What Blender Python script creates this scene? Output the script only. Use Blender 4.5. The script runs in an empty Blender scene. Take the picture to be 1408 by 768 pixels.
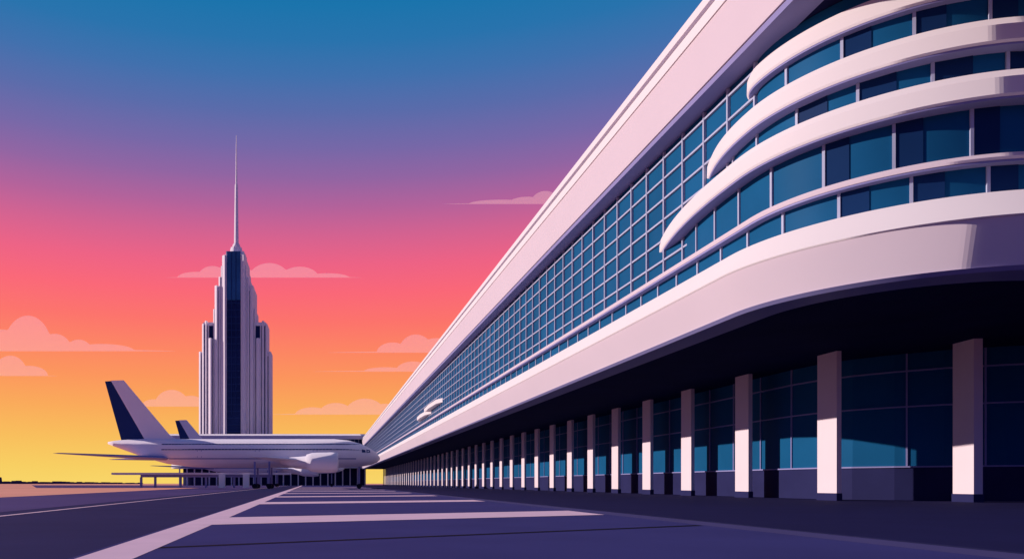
import bpy, math, random
from mathutils import Vector
random.seed(4)
sc=bpy.context.scene
sc.view_settings.view_transform='Standard'
sc.view_settings.look='None'
sc.view_settings.exposure=0

def lin(h,a=1.0):
    h=h.lstrip('#'); o=[]
    for i in (0,2,4):
        c=int(h[i:i+2],16)/255
        o.append(c/12.92 if c<=.04045 else ((c+.055)/1.055)**2.4)
    return (o[0],o[1],o[2],a)

# ------------------------------------------------ materials
def mat(name,col,rough=.6,spec=.3,var=.06,scale=.3,metal=0.0,bump=0.0,toon=0.0):
    m=bpy.data.materials.new(name); m.use_nodes=True
    nt=m.node_tree; b=nt.nodes['Principled BSDF']
    b.inputs['Roughness'].default_value=rough
    b.inputs['Specular IOR Level'].default_value=spec
    b.inputs['Metallic'].default_value=metal
    tc=nt.nodes.new('ShaderNodeTexCoord'); n=nt.nodes.new('ShaderNodeTexNoise')
    n.inputs['Scale'].default_value=scale; n.inputs['Detail'].default_value=6
    nt.links.new(tc.outputs['Object'],n.inputs['Vector'])
    r=nt.nodes.new('ShaderNodeValToRGB')
    c1=[max(0,c*(1-var)) for c in col[:3]]+[1]; c2=[min(1,c*(1+var)) for c in col[:3]]+[1]
    r.color_ramp.elements[0].position=.3; r.color_ramp.elements[1].position=.7
    r.color_ramp.elements[0].color=c1; r.color_ramp.elements[1].color=c2
    nt.links.new(n.outputs['Fac'],r.inputs['Fac']); nt.links.new(r.outputs['Color'],b.inputs['Base Color'])
    if bump:
        n2=nt.nodes.new('ShaderNodeTexNoise'); n2.inputs['Scale'].default_value=12
        nt.links.new(tc.outputs['Object'],n2.inputs['Vector'])
        bp=nt.nodes.new('ShaderNodeBump'); bp.inputs['Strength'].default_value=bump
        nt.links.new(n2.outputs['Fac'],bp.inputs['Height']); nt.links.new(bp.outputs['Normal'],b.inputs['Normal'])
    if toon:
        t=nt.nodes.new('ShaderNodeBsdfToon'); t.component='DIFFUSE'
        t.inputs['Size'].default_value=.95; t.inputs['Smooth'].default_value=.03
        nt.links.new(r.outputs['Color'],t.inputs['Color'])
        mx=nt.nodes.new('ShaderNodeMixShader'); mx.inputs[0].default_value=toon
        nt.links.new(b.outputs[0],mx.inputs[1]); nt.links.new(t.outputs[0],mx.inputs[2])
        nt.links.new(mx.outputs[0],nt.nodes['Material Output'].inputs[0])
    return m
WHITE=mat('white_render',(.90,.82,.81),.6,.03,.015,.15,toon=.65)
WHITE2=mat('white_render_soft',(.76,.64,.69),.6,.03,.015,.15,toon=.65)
LAV=mat('lavender_trim',(.26,.25,.48),.5,.1,.03)
MULL=mat('mullion_metal',(.40,.42,.56),.5,.1,.03)
NAVY=mat('navy_soffit',(.016,.017,.070),.8,.02,.1)  # shade under the overhangs is put into this dark base colour
NAVY2=mat('navy_plinth',(.022,.023,.085),.7,.05,.1)
GLASS=mat('facade_glass',(.008,.084,.195),.45,.015,.15,.12)
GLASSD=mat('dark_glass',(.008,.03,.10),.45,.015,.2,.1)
TGLASS=mat('tower_glass',(.014,.028,.105),.4,.03,.2,.05)
TGLASSB=mat('tower_upper_glass',(.03,.12,.27),.4,.05,.2,.05)
TOWERW=mat('tower_stone',(.88,.80,.85),.6,.05,.03,.05,toon=.7)
COLM=mat('column_render',(.80,.67,.71),.6,.05,.02,toon=.2)
ASPH=mat('asphalt',(.052,.049,.170),.85,.02,.08,.25,bump=.15)
ASPH2=mat('asphalt_apron',(.031,.030,.100),.85,.02,.10,.2,bump=.15)
PAVE=mat('forecourt_paving',(.019,.018,.070),.85,.02,.08,.3,bump=.1)
KERB=mat('kerb_concrete',(.030,.028,.09),.8,.05,.05)
PAINT=mat('road_paint',(.84,.58,.66),.7,.05,.05,.6)
JOINT=mat('joint_sealant',(.006,.006,.02),.8,.05,.05)
FIELD=mat('dry_field',(.95,.40,.27),.9,.03,.10,.02)
FIELD2=mat('purple_verge',(.09,.062,.18),.9,.03,.12,.05)
PLW=mat('aircraft_white',(.90,.83,.88),.5,.1,.02,toon=.6)
PLN=mat('aircraft_navy',(.015,.04,.15),.4,.1,.05)
TYRE=mat('tyre_rubber',(.015,.015,.03),.8,.1,.05)
HILL=mat('distant_trees',(.03,.03,.10),.9,.05,.2,.02)

def cloudmat():
    m=bpy.data.materials.new('cloud_vapour'); m.use_nodes=True; nt=m.node_tree
    nt.nodes.clear(); o=nt.nodes.new('ShaderNodeOutputMaterial')
    t=nt.nodes.new('ShaderNodeBsdfTransparent'); d=nt.nodes.new('ShaderNodeBsdfDiffuse'); tr=nt.nodes.new('ShaderNodeBsdfTranslucent')
    d.inputs['Color'].default_value=(.95,.75,.7,1); tr.inputs['Color'].default_value=(1,.8,.75,1)
    a=nt.nodes.new('ShaderNodeAddShader'); mx=nt.nodes.new('ShaderNodeMixShader'); mx.inputs[0].default_value=.34
    nt.links.new(d.outputs[0],a.inputs[0]); nt.links.new(tr.outputs[0],a.inputs[1])
    nt.links.new(t.outputs[0],mx.inputs[1]); nt.links.new(a.outputs[0],mx.inputs[2]); nt.links.new(mx.outputs[0],o.inputs[0])
    return m
CLOUD=cloudmat()

# ------------------------------------------------ helpers
def empty(name):
    e=bpy.data.objects.new(name,None); sc.collection.objects.link(e); return e
def mk(name,v,f,m,parent=None,smooth=False):
    me=bpy.data.meshes.new(name); me.from_pydata([tuple(p) for p in v],[],f)
    me.materials.append(m); me.update()
    if smooth:
        for p in me.polygons: p.use_smooth=True
    o=bpy.data.objects.new(name,me); sc.collection.objects.link(o)
    if parent: o.parent=parent
    return o
class B:
    def __init__(s): s.v=[]; s.f=[]
    def box(s,x0,x1,y0,y1,z0,z1):
        s.prism([(x0,y0),(x1,y0),(x1,y1),(x0,y1)],z0,z1)
    def prism(s,pts,z0,z1,pts2=None):
        n=len(pts); b=len(s.v); pts2=pts2 or pts
        s.v+=[(p[0],p[1],z0) for p in pts]+[(p[0],p[1],z1) for p in pts2]
        for i in range(n):
            j=(i+1)%n; s.f.append((b+i,b+j,b+n+j,b+n+i))
        s.f.append(tuple(b+n-1-i for i in range(n))); s.f.append(tuple(b+n+i for i in range(n)))
    def rings(s,rs,cap=True):
        b=len(s.v); n=len(rs[0])
        for r in rs: s.v+=r
        for k in range(len(rs)-1):
            for i in range(n):
                j=(i+1)%n; s.f.append((b+k*n+i,b+k*n+j,b+(k+1)*n+j,b+(k+1)*n+i))
        if cap:
            s.f.append(tuple(b+n-1-i for i in range(n))); l=b+(len(rs)-1)*n
            s.f.append(tuple(l+i for i in range(n)))
    def quad(s,a,b_,c,d):
        b=len(s.v); s.v+=[a,b_,c,d]; s.f.append((b,b+1,b+2,b+3))
    def make(s,name,m,parent=None,smooth=False): return mk(name,s.v,s.f,m,parent,smooth)

def normals(path):
    out=[]
    for i,p in enumerate(path):
        a=path[max(0,i-1)]; c=path[min(len(path)-1,i+1)]
        d=Vector((c[0]-a[0],c[1]-a[1])).normalized()
        out.append((d[1],-d[0]))
    return out
def off(path,o):
    ns=normals(path)
    return [(p[0]+n[0]*o,p[1]+n[1]*o) for p,n in zip(path,ns)]
def sweep(b,path,prof):
    ns=normals(path); rs=[]
    for p,n in zip(path,ns):
        rs.append([(p[0]+n[0]*o,p[1]+n[1]*o,z) for o,z in prof])
    b.rings(rs)
def sheet(b,path,z0,z1):
    for a,c in zip(path[:-1],path[1:]):
        b.quad((a[0],a[1],z0),(c[0],c[1],z0),(c[0],c[1],z1),(a[0],a[1],z1))
def resample(path,step,start=0.0):
    out=[];acc=start
    tot=0
    for (a,c) in zip(path[:-1],path[1:]):
        L=math.dist(a,c)
        while acc<=tot+L:
            t=(acc-tot)/L; d=((c[0]-a[0])/L,(c[1]-a[1])/L)
            out.append(((a[0]+(c[0]-a[0])*t,a[1]+(c[1]-a[1])*t),d)); acc+=step
        tot+=L
    return out
def posts(b,path,step,z0,z1,w,dep,start=0.0):
    for (p,d) in resample(path,step,start):
        n=(d[1],-d[0])
        q=[(p[0]+d[0]*s*w/2+n[0]*t*dep,p[1]+d[1]*s*w/2+n[1]*t*dep) for s,t in ((-1,-.3),(1,-.3),(1,.7),(-1,.7))]
        b.prism(q,z0,z1)
CX,CY=36.25,46.25; FAR=540.0; XR=74.0
def painted_shade_panes(b,path,step,z0,z1,start,frac):
    # dark sheets over the glass paint the shaded part of each corner bay
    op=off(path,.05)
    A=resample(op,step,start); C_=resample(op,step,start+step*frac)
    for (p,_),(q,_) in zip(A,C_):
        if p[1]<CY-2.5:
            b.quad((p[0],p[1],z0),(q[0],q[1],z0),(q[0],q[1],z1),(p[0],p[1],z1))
def fpath(X,far=FAR,tipX=None,n=90,cy=CY):
    R=CX-X; p=[]
    if tipX is None:
        p.append((X,far))
        y=far-10
        while y>cy+5: p.append((X,y)); y-=20
    else:
        for i in range(24):
            u=1-i/24; p.append((X+(tipX-X)*u**2.2,cy+(far-cy)*u))
    for i in range(n+1):
        a=math.pi+math.pi/2*i/n
        p.append((CX+R*math.cos(a),cy+R*math.sin(a)))
    p.append((XR,cy-R))
    return p

# ------------------------------------------------ terminal
T=empty('airport_terminal')
main=fpath(25.0)
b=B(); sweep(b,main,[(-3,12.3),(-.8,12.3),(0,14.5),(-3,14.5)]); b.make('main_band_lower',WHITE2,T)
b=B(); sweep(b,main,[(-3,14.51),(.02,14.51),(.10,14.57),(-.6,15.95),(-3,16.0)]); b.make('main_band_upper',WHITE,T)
b=B(); sweep(b,main,[(-3,12.08),(-.95,12.08),(-.75,12.28),(-3,12.28)]); b.make('band_soffit_lip',LAV,T)
sp=off(main,-2.0)
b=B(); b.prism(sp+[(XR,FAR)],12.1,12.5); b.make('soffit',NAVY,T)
# ribbon row 1
row1=fpath(27.35)
b=B(); sheet(b,row1,15.9,18.1); b.make('ribbon_glass',GLASS,T)
b=B(); posts(b,row1,3.2,15.9,18.1,.15,.15); b.make('ribbon_mullions',MULL,T)
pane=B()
painted_shade_panes(pane,row1,3.2,15.95,17.85,0.0,.45)
led=fpath(26.8)
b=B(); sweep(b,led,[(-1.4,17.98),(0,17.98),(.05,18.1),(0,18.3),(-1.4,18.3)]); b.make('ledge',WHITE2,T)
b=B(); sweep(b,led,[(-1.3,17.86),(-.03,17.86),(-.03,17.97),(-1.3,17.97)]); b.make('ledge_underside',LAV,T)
# curtain wall grid
GX=28.0; GY=47.3
b=B(); b.quad((GX,FAR,18.0),(GX,GY,18.0),(GX,GY,29.0),(GX,FAR,29.0)); b.make('curtain_wall_glass',GLASS,T)
b=B()
y=GY+.1
while y<FAR:
    b.box(GX-.2,GX+.05,y-.08,y+.08,18.31,28.9); y+=3.2
for i in range(1,7):
    z=18.3+i*1.68
    b.box(GX-.16,GX+.05,GY,FAR,z-.075,z+.075)
b.make('curtain_wall_mullions',MULL,T)
# rounded corner floors
levels=[('a',26.0,28.05,61.5,20.85,22.2,1.0),('b',26.6,28.15,54.0,23.85,25.15,.9),('c',27.15,28.2,48.6,26.9,28.05,.6)]
zprev=18.3
for nm,X,tx,yt,z0,z1,gi in levels:
    p=fpath(X,yt,tx)
    b=B(); sweep(b,p,[(-1.7,z0),(-.10,z0),(0,z0+.1),(-.02,z1-.4),(-.2,z1),(-1.7,z1)]); b.make('corner_band_'+nm,WHITE,T)
    b=B(); sweep(b,p,[(-1.6,z0-.10),(-.14,z0-.10),(-.12,z0-.01),(-1.6,z0-.01)]); b.make('corner_band_underside_'+nm,LAV,T)
    g=off(p,-gi)
    b=B(); sheet(b,g,zprev,z0); b.make('corner_glass_'+nm,GLASS,T)
    b=B(); posts(b,g,3.2,zprev,z0-.1,.15,.16,1.0); b.make('corner_mullions_'+nm,MULL,T)
    painted_shade_panes(pane,g,3.2,zprev+.02,z0-.1,1.0,{'a':.4,'b':.55,'c':.45}[nm])
    zprev=z1
pane.make('painted_shade_panes',GLASSD,T)
p=fpath(27.6,48.5,28.2)
b=B(); sheet(b,off(p,-.3),zprev,29.0); b.make('corner_glass_top',GLASS,T)
# roof
RY=37.0
roof=fpath(26.25,cy=RY)
b=B(); sweep(b,roof,[(-2,28.95),(-.25,28.95),(-.15,29.25),(-2,29.3)]); b.make('roof_drip_edge',LAV,T)  # lavender colour paints the shade line below the fascia
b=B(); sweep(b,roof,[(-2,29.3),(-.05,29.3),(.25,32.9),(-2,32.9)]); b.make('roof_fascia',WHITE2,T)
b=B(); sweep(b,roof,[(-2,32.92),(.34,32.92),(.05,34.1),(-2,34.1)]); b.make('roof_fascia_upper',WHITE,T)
b=B(); sweep(b,roof,[(-2.2,34.12),(-.25,34.12),(-.25,34.45),(-2.2,34.45)]); b.make('roof_groove',LAV,T)
b=B(); sweep(b,roof,[(-2.2,34.47),(.1,34.47),(-.2,35.5),(-2.2,35.7)]); b.make('roof_cap',WHITE,T)
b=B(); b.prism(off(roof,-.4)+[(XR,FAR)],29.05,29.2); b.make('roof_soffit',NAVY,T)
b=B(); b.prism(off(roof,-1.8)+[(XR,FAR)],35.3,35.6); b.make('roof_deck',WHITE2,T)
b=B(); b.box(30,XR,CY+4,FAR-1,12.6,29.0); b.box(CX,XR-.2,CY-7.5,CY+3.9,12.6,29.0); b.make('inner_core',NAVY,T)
# small canopy fins far along the facade
b=B()
for (y0,y1,z) in ((196,222,20.3),(176,206,21.2)):
    b.prism([(28,y0),(26.9,y0+4),(26.6,(y0+y1)/2),(26.9,y1-4),(28,y1)],z,z+1.0)
b.make('canopy_fins',WHITE,T)
# columns
ys=[59.4,71.6,82.7,93.0,103.2]
while ys[-1]<528: ys.append(ys[-1]+9.7)
b=B(); bp=B(); FZ=.12
for y in ys:
    b.box(40.8,41.18,y-1.15,y+1.15,FZ+.6,12.1)
    bp.box(40.76,41.22,y-1.2,y+1.2,FZ,FZ+.6)
for (x,y,a) in ((47.8,54.3,.12),(56.5,51.5,.7),(66,50.8,1.2)):
    c,s=math.cos(a),math.sin(a)
    def rr(w,l): return [(x+u*c+v*s,y-u*s+v*c) for u,v in ((-w,-l),(w,-l),(w,l),(-w,l))]
    b.prism(rr(.3,1.05),FZ+.6,12.1); bp.prism(rr(.35,1.1),FZ,FZ+.6)
b.make('colonnade_columns',COLM,T); bp.make('column_plinths',NAVY2,T)
# entrance wall
wall=[(43.5,FAR)]+[(43.5,y) for y in range(520,66,-20)]+[(43.5,68),(43.9,65),(45.0,62.3),(46.8,60),(49.2,58),(52.5,56.3),(57,55),(62,54.5),(XR,54.3)]
b=B(); sheet(b,off(wall,.1),FZ,2.8); b.make('entrance_plinth_wall',NAVY2,T)
b=B(); sheet(b,wall,2.7,12.1); b.make('entrance_glass',GLASS,T)
b=B(); posts(b,wall,4.85,2.8,12.1,.12,.15,1.5)
for z in (2.8,7.7,10.6): sweep(b,wall,[(-.05,z),(.2,z),(.2,z+.12),(-.05,z+.12)])
b.make('entrance_mullions',LAV,T)
b=B(); b.box(43.6,XR,FAR-.5,FAR,FZ,35.2); b.make('end_wall',WHITE2,T)

# ------------------------------------------------ concourse wing
C=empty('concourse_building')
def rrect(x0,x1,y0,y1,r,n=8):
    o=[]
    for cx,cy,a0 in ((x1-r,y0+r,-90),(x1-r,y1-r,0),(x0+r,y1-r,90),(x0+r,y0+r,180)):
        for i in range(n+1):
            a=math.radians(a0+90*i/n); o.append((cx+r*math.cos(a),cy+r*math.sin(a)))
    return o
def gb(name,x0,x1,y0,y1,r,z0,z1,m,par,i2=0):
    b=B(); b.prism(rrect(x0,x1,y0,y1,r),z0,z1,rrect(x0+i2,x1-i2,y0+i2,y1-i2,max(.5,r-i2))); return b.make(name,m,par)
gb('roof',-150,40,543,585,18,34.6,37.2,WHITE2,C)
gb('roof_cap',-149,39,544,584,17,37.2,38.6,WHITE,C,2.2)
gb('window_strip',-118,36,547,581,16,27.5,34.6,GLASSD,C)
gb('white_band',-120,38,545,583,17,13.0,27.5,WHITE,C)
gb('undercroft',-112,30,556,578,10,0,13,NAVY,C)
b=B()
for i in range(26):
    x=-112+i*5.6; b.box(x,x+.9,549,550,0,13)
b.make('undercroft_columns',COLM,C)
b=B()
for i in range(48):
    x=-116+i*3.1; b.box(x,x+.3,546.6,546.95,27.5,34.6)
b.make('window_mullions',MULL,C)

# ------------------------------------------------ tower
K=empty('art_deco_skyscraper'); TX,TY=-80.0,640.0
def Z(py): return (664-py)*.64+1.5
def M(px): return px*.64
def prow(b,xc,hw,yf,yb,z0,z1,sh=1.15):
    b.prism([(TX+xc-hw,yb),(TX+xc-hw,yf),(TX+xc+hw*.35,yf-hw*sh*1.35),(TX+xc+hw,yf),(TX+xc+hw,yb)],z0,z1)
white=B(); dark=B(); blue=B(); cap=B(); lines=B()
tiers=[(48,14,487),(43,19,447),(26,24,401),(16,27,364)]
for hx,hy,top in tiers:
    hX,hY=M(hx)-.8,M(hy)
    dark.box(TX-hX,TX+hX,TY-hY,TY+hY,0,Z(top)-3)
    cap.box(TX-hX-.3,TX+hX+.3,TY-hY-.3,TY+hY+.3,Z(top)-3,Z(top))
    if hx>20:
        yy=-hY+2
        while yy<hY-1:
            for s_ in (-1,1):
                xa=TX+s_*(hX-.5); xb=TX+s_*(hX+.9)
                white.box(min(xa,xb),max(xa,xb),TY+yy,TY+yy+3,0,Z(top)-.5)
            yy+=6
def both(xc,hw,yf,z1):
    for s in (-1,1):
        prow(white,M(xc)*s,M(hw),TY-M(yf),TY+M(yf),0,z1)
both(47,1.8,15,Z(486)); both(42.3,1.8,18,Z(449)); both(38.4,1.6,20,Z(447)+1); both(35.2,.8,20.5,Z(452))
both(32,2.4,24,Z(471)+1); both(27.4,1.0,22,Z(430)); both(23.6,2.4,25,Z(401)+1); both(19.0,1.5,26,Z(388))
both(16.2,1.0,27.5,Z(374)); both(12.4,3.0,29,Z(362)+1)
yf=TY-M(27)-.3
blue.box(TX-M(9),TX+M(9),yf-.3,yf+1,Z(419),Z(354))
for py in range(424,600,9):
    lines.box(TX-M(9),TX+M(9),yf-.25,yf+.2,Z(py),Z(py)+.8)
for sx in (-3,3):
    lines.box(TX+M(sx)-.25,TX+M(sx)+.25,yf-.75,yf+.2,60,Z(355))
white.prism(rrect(TX-M(13.5),TX+M(13.5),TY-M(13.5),TY+M(13.5),3),Z(366),Z(352))
for q in (-11,-6,6,11):
    white.box(TX+M(q)-.8,TX+M(q)+.8,TY-M(13.5)-1.2,TY+M(13.5)+1.2,Z(366),Z(350))
white.prism(rrect(TX-M(9.5),TX+M(9.5),TY-M(9.5),TY+M(9.5),5),Z(352),Z(341),rrect(TX-M(7.5),TX+M(7.5),TY-M(7.5),TY+M(7.5),4))
def circ(r,z,n=16): return [(TX+r*math.cos(2*math.pi*i/n),TY+r*math.sin(2*math.pi*i/n),z) for i in range(n)]
sp=B(); sp.rings([circ(M(6),Z(341)),circ(M(5),Z(337)),circ(M(3.2),Z(334)),circ(M(2.1),Z(254)),circ(M(1.3),Z(253)),circ(M(.9),Z(215)),circ(M(.35),Z(186))])
white.make('pilasters',TOWERW,K); dark.make('glazed_core',TGLASS,K); cap.make('parapets',TOWERW,K); blue.make('upper_glazing',TGLASSB,K)
lines.make('glazing_bars',PLN,K); sp.make('spire',TOWERW,K,True)

# ------------------------------------------------ airplane
def airplane(name,dx=0,dy=0,src=None):
    E=empty(name)
    if src:
        for o in [c for c in src.children]:
            n=o.copy(); n.parent=E; sc.collection.objects.link(n)
        E.location=(dx,dy,0); return E
    Y0=205.0
    st=[(-61.8,12.9,.3),(-60,12.7,.8),(-56,12.2,1.75),(-51,11.35,2.75),(-45,10.5,3.5),(-39,10.1,3.9),(-33,9.95,4.05),(-20,9.95,4.05),(-8,9.95,4.05),(2,9.95,4.05),(6,9.8,3.8),(9.5,9.45,3.2),(12.3,9.0,2.3),(14,8.7,1.3),(14.8,8.5,.3)]
    def ring(x,z,r,n=32): return [(x,Y0+r*math.cos(2*math.pi*i/n),z+r*math.sin(2*math.pi*i/n)) for i in range(n)]
    b=B(); b.rings([ring(*s) for s in st]); b.make('fuselage',PLW,E,True)
    def surf(x,zz,out=.05):
        for a,c in zip(st[:-1],st[1:]):
            if a[0]<=x<=c[0]:
                t=(x-a[0])/(c[0]-a[0]); zc=a[1]+(c[1]-a[1])*t; r=a[2]+(c[2]-a[2])*t; break
        r+=out; d=max(-1,min(1,(zz-zc)/r)); return r*math.sqrt(1-d*d)
    b=B()
    for s in (-1,1):
        x=-46
        while x<9:
            z0,z1=10.75,12.5
            b.quad((x,Y0+s*surf(x,z0),z0),(x+.86,Y0+s*surf(x+.86,z0),z0),(x+.86,Y0+s*surf(x+.86,z1),z1),(x,Y0+s*surf(x,z1),z1)); x+=.93
    b.make('cabin_windows',PLN,E)
    b=B()
    for s in (-1,1):
        for x in (9.6,10.9):
            z0,z1=10.1,11.0
            b.quad((x,Y0+s*surf(x,z0),z0),(x+1.1,Y0+s*surf(x+1.1,z0),z0),(x+1.0,Y0+s*surf(x+1.0,z1-.2),z1-.2),(x,Y0+s*surf(x,z1),z1))
    b.make('cockpit_windows',PLN,E)
    b=B()
    for s in (-1,1):
        xs=[-44+i*2 for i in range(27)]
        for x,x2 in zip(xs[:-1],xs[1:]):
            z0,z1=8.2,8.5
            b.quad((x,Y0+s*surf(x,z0),z0),(x2,Y0+s*surf(x2,z0),z0),(x2,Y0+s*surf(x2,z1),z1),(x,Y0+s*surf(x,z1),z1))
        for x in (-36,-20,-4):   # door outlines
            for (xa,xb,z0,z1) in ((x,x+.15,8.7,10.7),(x+1.1,x+1.25,8.7,10.7)):
                b.quad((xa,Y0+s*surf(xa,z0),z0),(xb,Y0+s*surf(xb,z0),z0),(xb,Y0+s*surf(xb,z1),z1),(xa,Y0+s*surf(xa,z1),z1))
    b.make('cheat_line_and_doors',LAV,E)
    def fin(b,pts,th):
        n=len(pts)
        o=len(b.v)
        for s in (-1,1): b.v+=[(p[0],Y0+s*th,p[1]) for p in pts]
        for i in range(n):
            j=(i+1)%n; b.f.append((o+i,o+j,o+n+j,o+n+i))
        b.f.append(tuple(o+n-1-i for i in range(n))); b.f.append(tuple(o+n+i for i in range(n)))
    b=B(); fin(b,[(-41.5,13.2),(-44.5,15.2),(-57.4,30.5),(-60.9,30.4),(-51.0,13.2)],.42); b.make('vertical_fin',PLW,E)
    b=B(); fin(b,[(-51.0,13.2),(-60.9,30.3),(-62.6,30.2),(-57.8,13.0)],.3); b.make('rudder',PLN,E)
    def wing(b,root,tip,yr,yt,zr,zt,tr,tt,s):
        def sec(le,te,y,z,t):
            c=le-te
            return [(le,y,z),(le-.12*c,y,z+t),(le-.45*c,y,z+t*1.1),(te,y,z+.05),(le-.45*c,y,z-t*.6),(le-.12*c,y,z-t*.7)]
        b.rings([sec(root[0],root[1],Y0+s*yr,zr,tr),sec(tip[0],tip[1],Y0+s*yt,zt,tt)])
    b=B()
    for s in (-1,1): wing(b,(0,-14),(-15.5,-19),3.0,27,7.4,8.0,.6,.18,s)
    b.make('main_wings',PLW,E)
    b=B()
    for s in (-1,1): wing(b,(-42,-54),(-66,-68.8),1.2,23,8.4,9.0,.7,.15,s)
    b.make('horizontal_stabilisers',LAV,E)
    eb=B(); ed=B(); py=B()
    for s in (-1,1):
        yc=Y0+s*13.5
        def er(x,r,z=7.2,n=24): return [(x,yc+r*math.cos(2*math.pi*i/n),z+r*math.sin(2*math.pi*i/n)) for i in range(n)]
        eb.rings([er(2.4,1.95),er(2.9,2.15),er(2.6,2.35),er(1,2.5),er(-4,2.35),er(-5.5,1.9),er(-5.6,1.5),er(-9.5,1.2),er(-12.5,.4)],True)
        ed.rings([er(2.45,1.93),er(2.5,.4)],True)
        py.prism([(-6,yc-.3),(1,yc-.3),(1,yc+.3),(-6,yc+.3)],7.4,8.6,[(-7,yc-.3),(-2,yc-.3),(-2,yc+.3),(-7,yc+.3)])
    eb.make('engine_nacelles',PLW,E,True); ed.make('engine_intakes',PLN,E); py.make('engine_pylons',PLW,E)
    g=B(); w=B()
    for x,yo in ((9,0),(-16,4.2),(-16,-4.2),(-20,4.2),(-20,-4.2)):
        g.box(x-.25,x+.25,Y0+yo-.25,Y0+yo+.25,.7,7.5)
        for q in (-.75,.75):
            def wr(yy,r): return [(x+r*math.cos(2*math.pi*i/16),yy,.75+r*math.sin(2*math.pi*i/16)) for i in range(16)]
            w.rings([wr(Y0+yo+q-.28,.7),wr(Y0+yo+q+.28,.7)])
    g.make('landing_gear_struts',LAV,E); w.make('landing_gear_wheels',TYRE,E)
    return E
A1=airplane('airplane')
A2=airplane('airplane.001',-7,128,A1)

# ------------------------------------------------ elevated walkway
W=empty('elevated_walkway')
b=B(); b.box(-76,-13,256,262,4.6,5.3); b.make('deck',WHITE2,W)
b=B(); b.box(-66,-20,257,261,3.7,4.59); b.make('beam',LAV,W)
b=B()
for x in (-66,-61,-52,-43,-33,-24): b.box(x-.35,x+.35,257.5,258.5,0,3.69)
b.make('support_posts',LAV,W)
b=B()
for x in (-37,-28.5): b.box(x-1.1,x+1.1,255,256.5,0,4.59)
b.make('piers',WHITE,W)

# ------------------------------------------------ ground
b=B(); b.quad((-9000,-400,-.03),(9000,-400,-.03),(9000,12000,-.03),(-9000,12000,-.03)); b.make('ground',FIELD,None)
b=B(); b.quad((-29,-60,-.015),(120,-60,-.015),(120,900,-.015),(-75,900,-.015)); b.make('purple_verge_ground',FIELD2,None)
b=B(); b.quad((-100,250,-.008),(20,250,-.008),(20,640,-.008),(-260,640,-.008)); b.make('airfield_apron',FIELD2,None)
b=B(); b.quad((-14.9,-50,0),(13.5,-50,0),(13.5,540,0),(-30,540,0)); b.make('road',ASPH2,None)
b=B(); b.quad((-3.4,-50,.006),(13.5,-50,.006),(13.5,540,.006),(-19.4,540,.006)); b.make('carriageway',ASPH,None)
b=B()
def stripe(b,x0,y0,x1,y1,w,z=.012):
    b.quad((x0-w/2,y0,z),(x0+w/2,y0,z),(x1+w/2,y1,z),(x1-w/2,y1,z))
stripe(b,-3.5,-20,-17.5,500,1.15)
stripe(b,-13.6,-20,-27,500,.35)
for i in range(11):
    y=28.9+26*i; xl=-4.3-.028*y+.5
    b.quad((xl,y-2.9,.018),(xl,y+2.9,.018),(13.2,y+10.9,.018),(13.2,y+5.7,.018))
b.make('road_markings',PAINT,None)
b=B(); b.quad((-4.2,16.6,.011),(-4.2,16.95,.011),(13.3,26.2,.011),(13.3,25.7,.011)); b.make('expansion_joint',JOINT,None)
b=B(); b.box(13.5,13.8,-50,540,-.02,.13); b.make('kerb',KERB,None)
b=B(); b.box(13.8,120,-50,560,-.02,.12); b.make('forecourt_pavement',PAVE,None)
b=B(); b.quad((-2000,300,-.012),(-100,120,-.012),(-100,123,-.012),(-2000,310,-.012)); b.make('field_track',PAINT,None)

# distant treeline and hangars
b=B()
for i in range(90):
    x=-1900+i*14; u=(x+1900)/1260
    h=9+random.random()*5+ (13 if random.random()<.25 and u<.7 else 0)
    if u>.55: h*=max(.35,1-(u-.55)*1.6)
    b.prism([(x,2500),(x+15,2500),(x+15,2530),(x,2530)],-1,h,[(x+1.5,2503),(x+12,2503),(x+12,2527),(x+1.5,2527)])
b.make('distant_treeline',HILL,None)

# ------------------------------------------------ clouds
def cloud(name,x0,x1,base,bumps,D=4000.0,thin=3.0):
    n=140; v=[];f=[]
    for i in range(n+1):
        x=x0+(x1-x0)*i/n; u=i/n
        t=thin*math.sin(math.pi*u)**.7*4
        for (bx,bw,bh) in bumps:
            d=(x-bx)/bw
            if abs(d)<1: t=max(t,bh*math.sqrt(1-d*d))
        v.append((x,D,base)); v.append((x,D+.01*t,base+max(t,.1)))
    for i in range(n): f.append((2*i,2*i+2,2*i+3,2*i+1))
    return mk(name,v,f,CLOUD)
def cl(name,a,c,base,bumps,thin=2.5):
    cloud(name,(a-450)*4,(c-450)*4,(664-base)*4,[((p-450)*4,w*4,h*4) for p,w,h in bumps],4000.0,thin)
cl('cloud',-60,242,482,[(38,34,49),(0,40,30),(75,24,24),(108,18,16),(140,45,10)])
cl('cloud.001',-60,80,516,[(14,24,28),(40,26,14)],1.5)
cl('cloud.002',228,498,381,[(292,20,16),(330,24,13),(370,27,20),(412,26,15),(270,26,8),(450,30,6)],2)
cl('cloud.003',608,790,280,[(750,20,18),(725,26,10),(775,22,14),(690,45,6)],1.2)
cl('cloud.004',450,640,484,[(572,24,25),(540,22,14),(600,26,20)],1.5)
cl('cloud.005',430,620,510,[(568,24,14),(530,30,6)],1.2)
cl('cloud.006',372,560,569,[(462,24,16),(502,28,22),(430,24,10),(530,22,15)],1.8)
cl('cloud.007',196,330,558,[(236,24,23),(262,20,15),(212,18,10),(290,20,10)],1.5)

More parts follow.
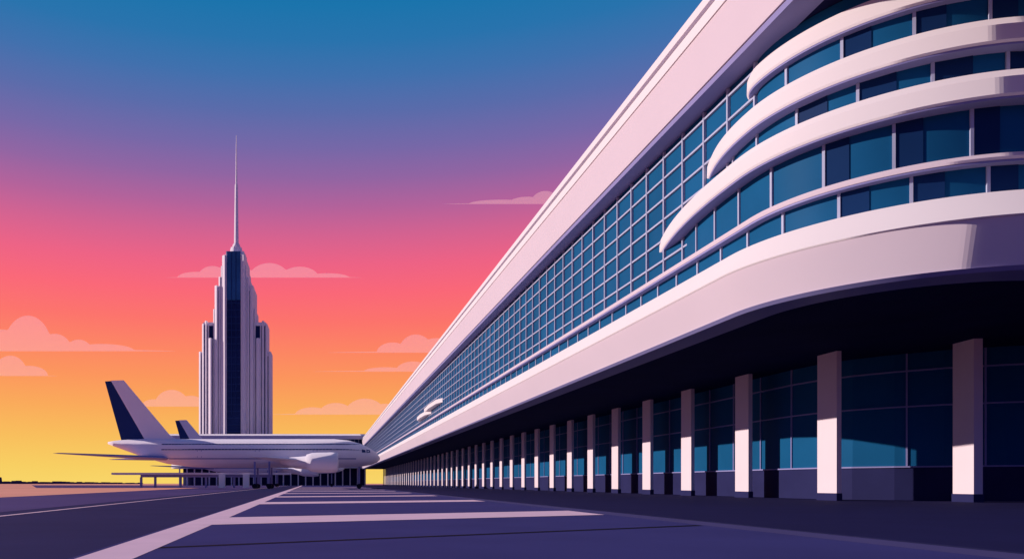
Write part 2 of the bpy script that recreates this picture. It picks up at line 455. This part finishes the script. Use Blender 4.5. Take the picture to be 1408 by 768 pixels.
# ------------------------------------------------ world
w=bpy.data.worlds.new('World'); sc.world=w; w.use_nodes=True; nt=w.node_tree; nt.nodes.clear()
N=nt.nodes.new; L=nt.links.new
out=N('ShaderNodeOutputWorld'); tc=N('ShaderNodeTexCoord'); sep=N('ShaderNodeSeparateXYZ'); L(tc.outputs['Generated'],sep.inputs[0])
mr=N('ShaderNodeMapRange'); mr.inputs['From Min'].default_value=0; mr.inputs['From Max'].default_value=.7
L(sep.outputs['Z'],mr.inputs['Value'])
ramp=N('ShaderNodeValToRGB'); cr=ramp.color_ramp
stops=[(664,'#fad768'),(640,'#f9cf60'),(600,'#fabd58'),(560,'#fca955'),(520,'#fe9558'),(480,'#ff8460'),(440,'#ff7269'),(400,'#fd6676'),(360,'#f06184'),(320,'#d66190'),(280,'#b4619b'),(240,'#9264a3'),(200,'#7767a8'),(150,'#5a6bab'),(100,'#3f70ae'),(50,'#2673ae'),(0,'#1674ad')]
pos=[]
for py,h in stops:
    t=(664-py)/1000; z=t/math.sqrt(1+.02+t*t); pos.append((z/.7,h))
pos.append((1.0,'#10508f'))
cr.elements[0].position=pos[0][0]; cr.elements[0].color=lin(pos[0][1])
cr.elements[1].position=pos[-1][0]; cr.elements[1].color=lin(pos[-1][1])
for p_,h in pos[1:-1]:
    e=cr.elements.new(p_); e.color=lin(h)
L(mr.outputs[0],ramp.inputs['Fac'])
r2=N('ShaderNodeValToRGB'); c2=r2.color_ramp  # ramp for the unseen sky, made blue-violet to tint fill and shadows
c2.elements[0].color=lin('#5854a4'); c2.elements[1].color=lin('#10508f'); e=c2.elements.new(.35); e.color=lin('#4e50a4')
L(mr.outputs[0],r2.inputs['Fac'])
az=N('ShaderNodeMapRange'); az.interpolation_type='SMOOTHSTEP'; az.inputs['From Min'].default_value=.5; az.inputs['From Max'].default_value=.76
L(sep.outputs['Y'],az.inputs['Value'])
mx=N('ShaderNodeMix'); mx.data_type='RGBA'; L(az.outputs[0],mx.inputs[0]); L(r2.outputs['Color'],mx.inputs[6]); L(ramp.outputs['Color'],mx.inputs[7])
bg=N('ShaderNodeBackground'); L(mx.outputs[2],bg.inputs['Color']); bg.inputs['Strength'].default_value=.97
sky=N('ShaderNodeTexSky'); sky.sky_type='NISHITA'; sky.sun_disc=False; sky.sun_elevation=math.radians(19); sky.sun_rotation=math.radians(-78)
b2=N('ShaderNodeBackground'); L(sky.outputs[0],b2.inputs['Color']); b2.inputs['Strength'].default_value=.003
ad=N('ShaderNodeAddShader'); L(bg.outputs[0],ad.inputs[0]); L(b2.outputs[0],ad.inputs[1]); L(ad.outputs[0],out.inputs[0])

s=Vector((-.93,.20,.335)).normalized()
ld=bpy.data.lights.new('sun','SUN'); ld.energy=4.8; ld.angle=math.radians(.5); ld.color=(1,.85,.80)
lo=bpy.data.objects.new('sun',ld); lo.rotation_euler=s.to_track_quat('Z','Y').to_euler(); sc.collection.objects.link(lo)
cd=bpy.data.cameras.new('camera'); co=bpy.data.objects.new('camera',cd); sc.collection.objects.link(co)
co.location=(0,0,1.5); co.rotation_euler=(math.radians(90),0,0)
cd.sensor_width=36; cd.lens=36*1000/1408; cd.shift_x=.1804; cd.shift_y=.1989; cd.clip_start=.1; cd.clip_end=30000
sc.camera=co
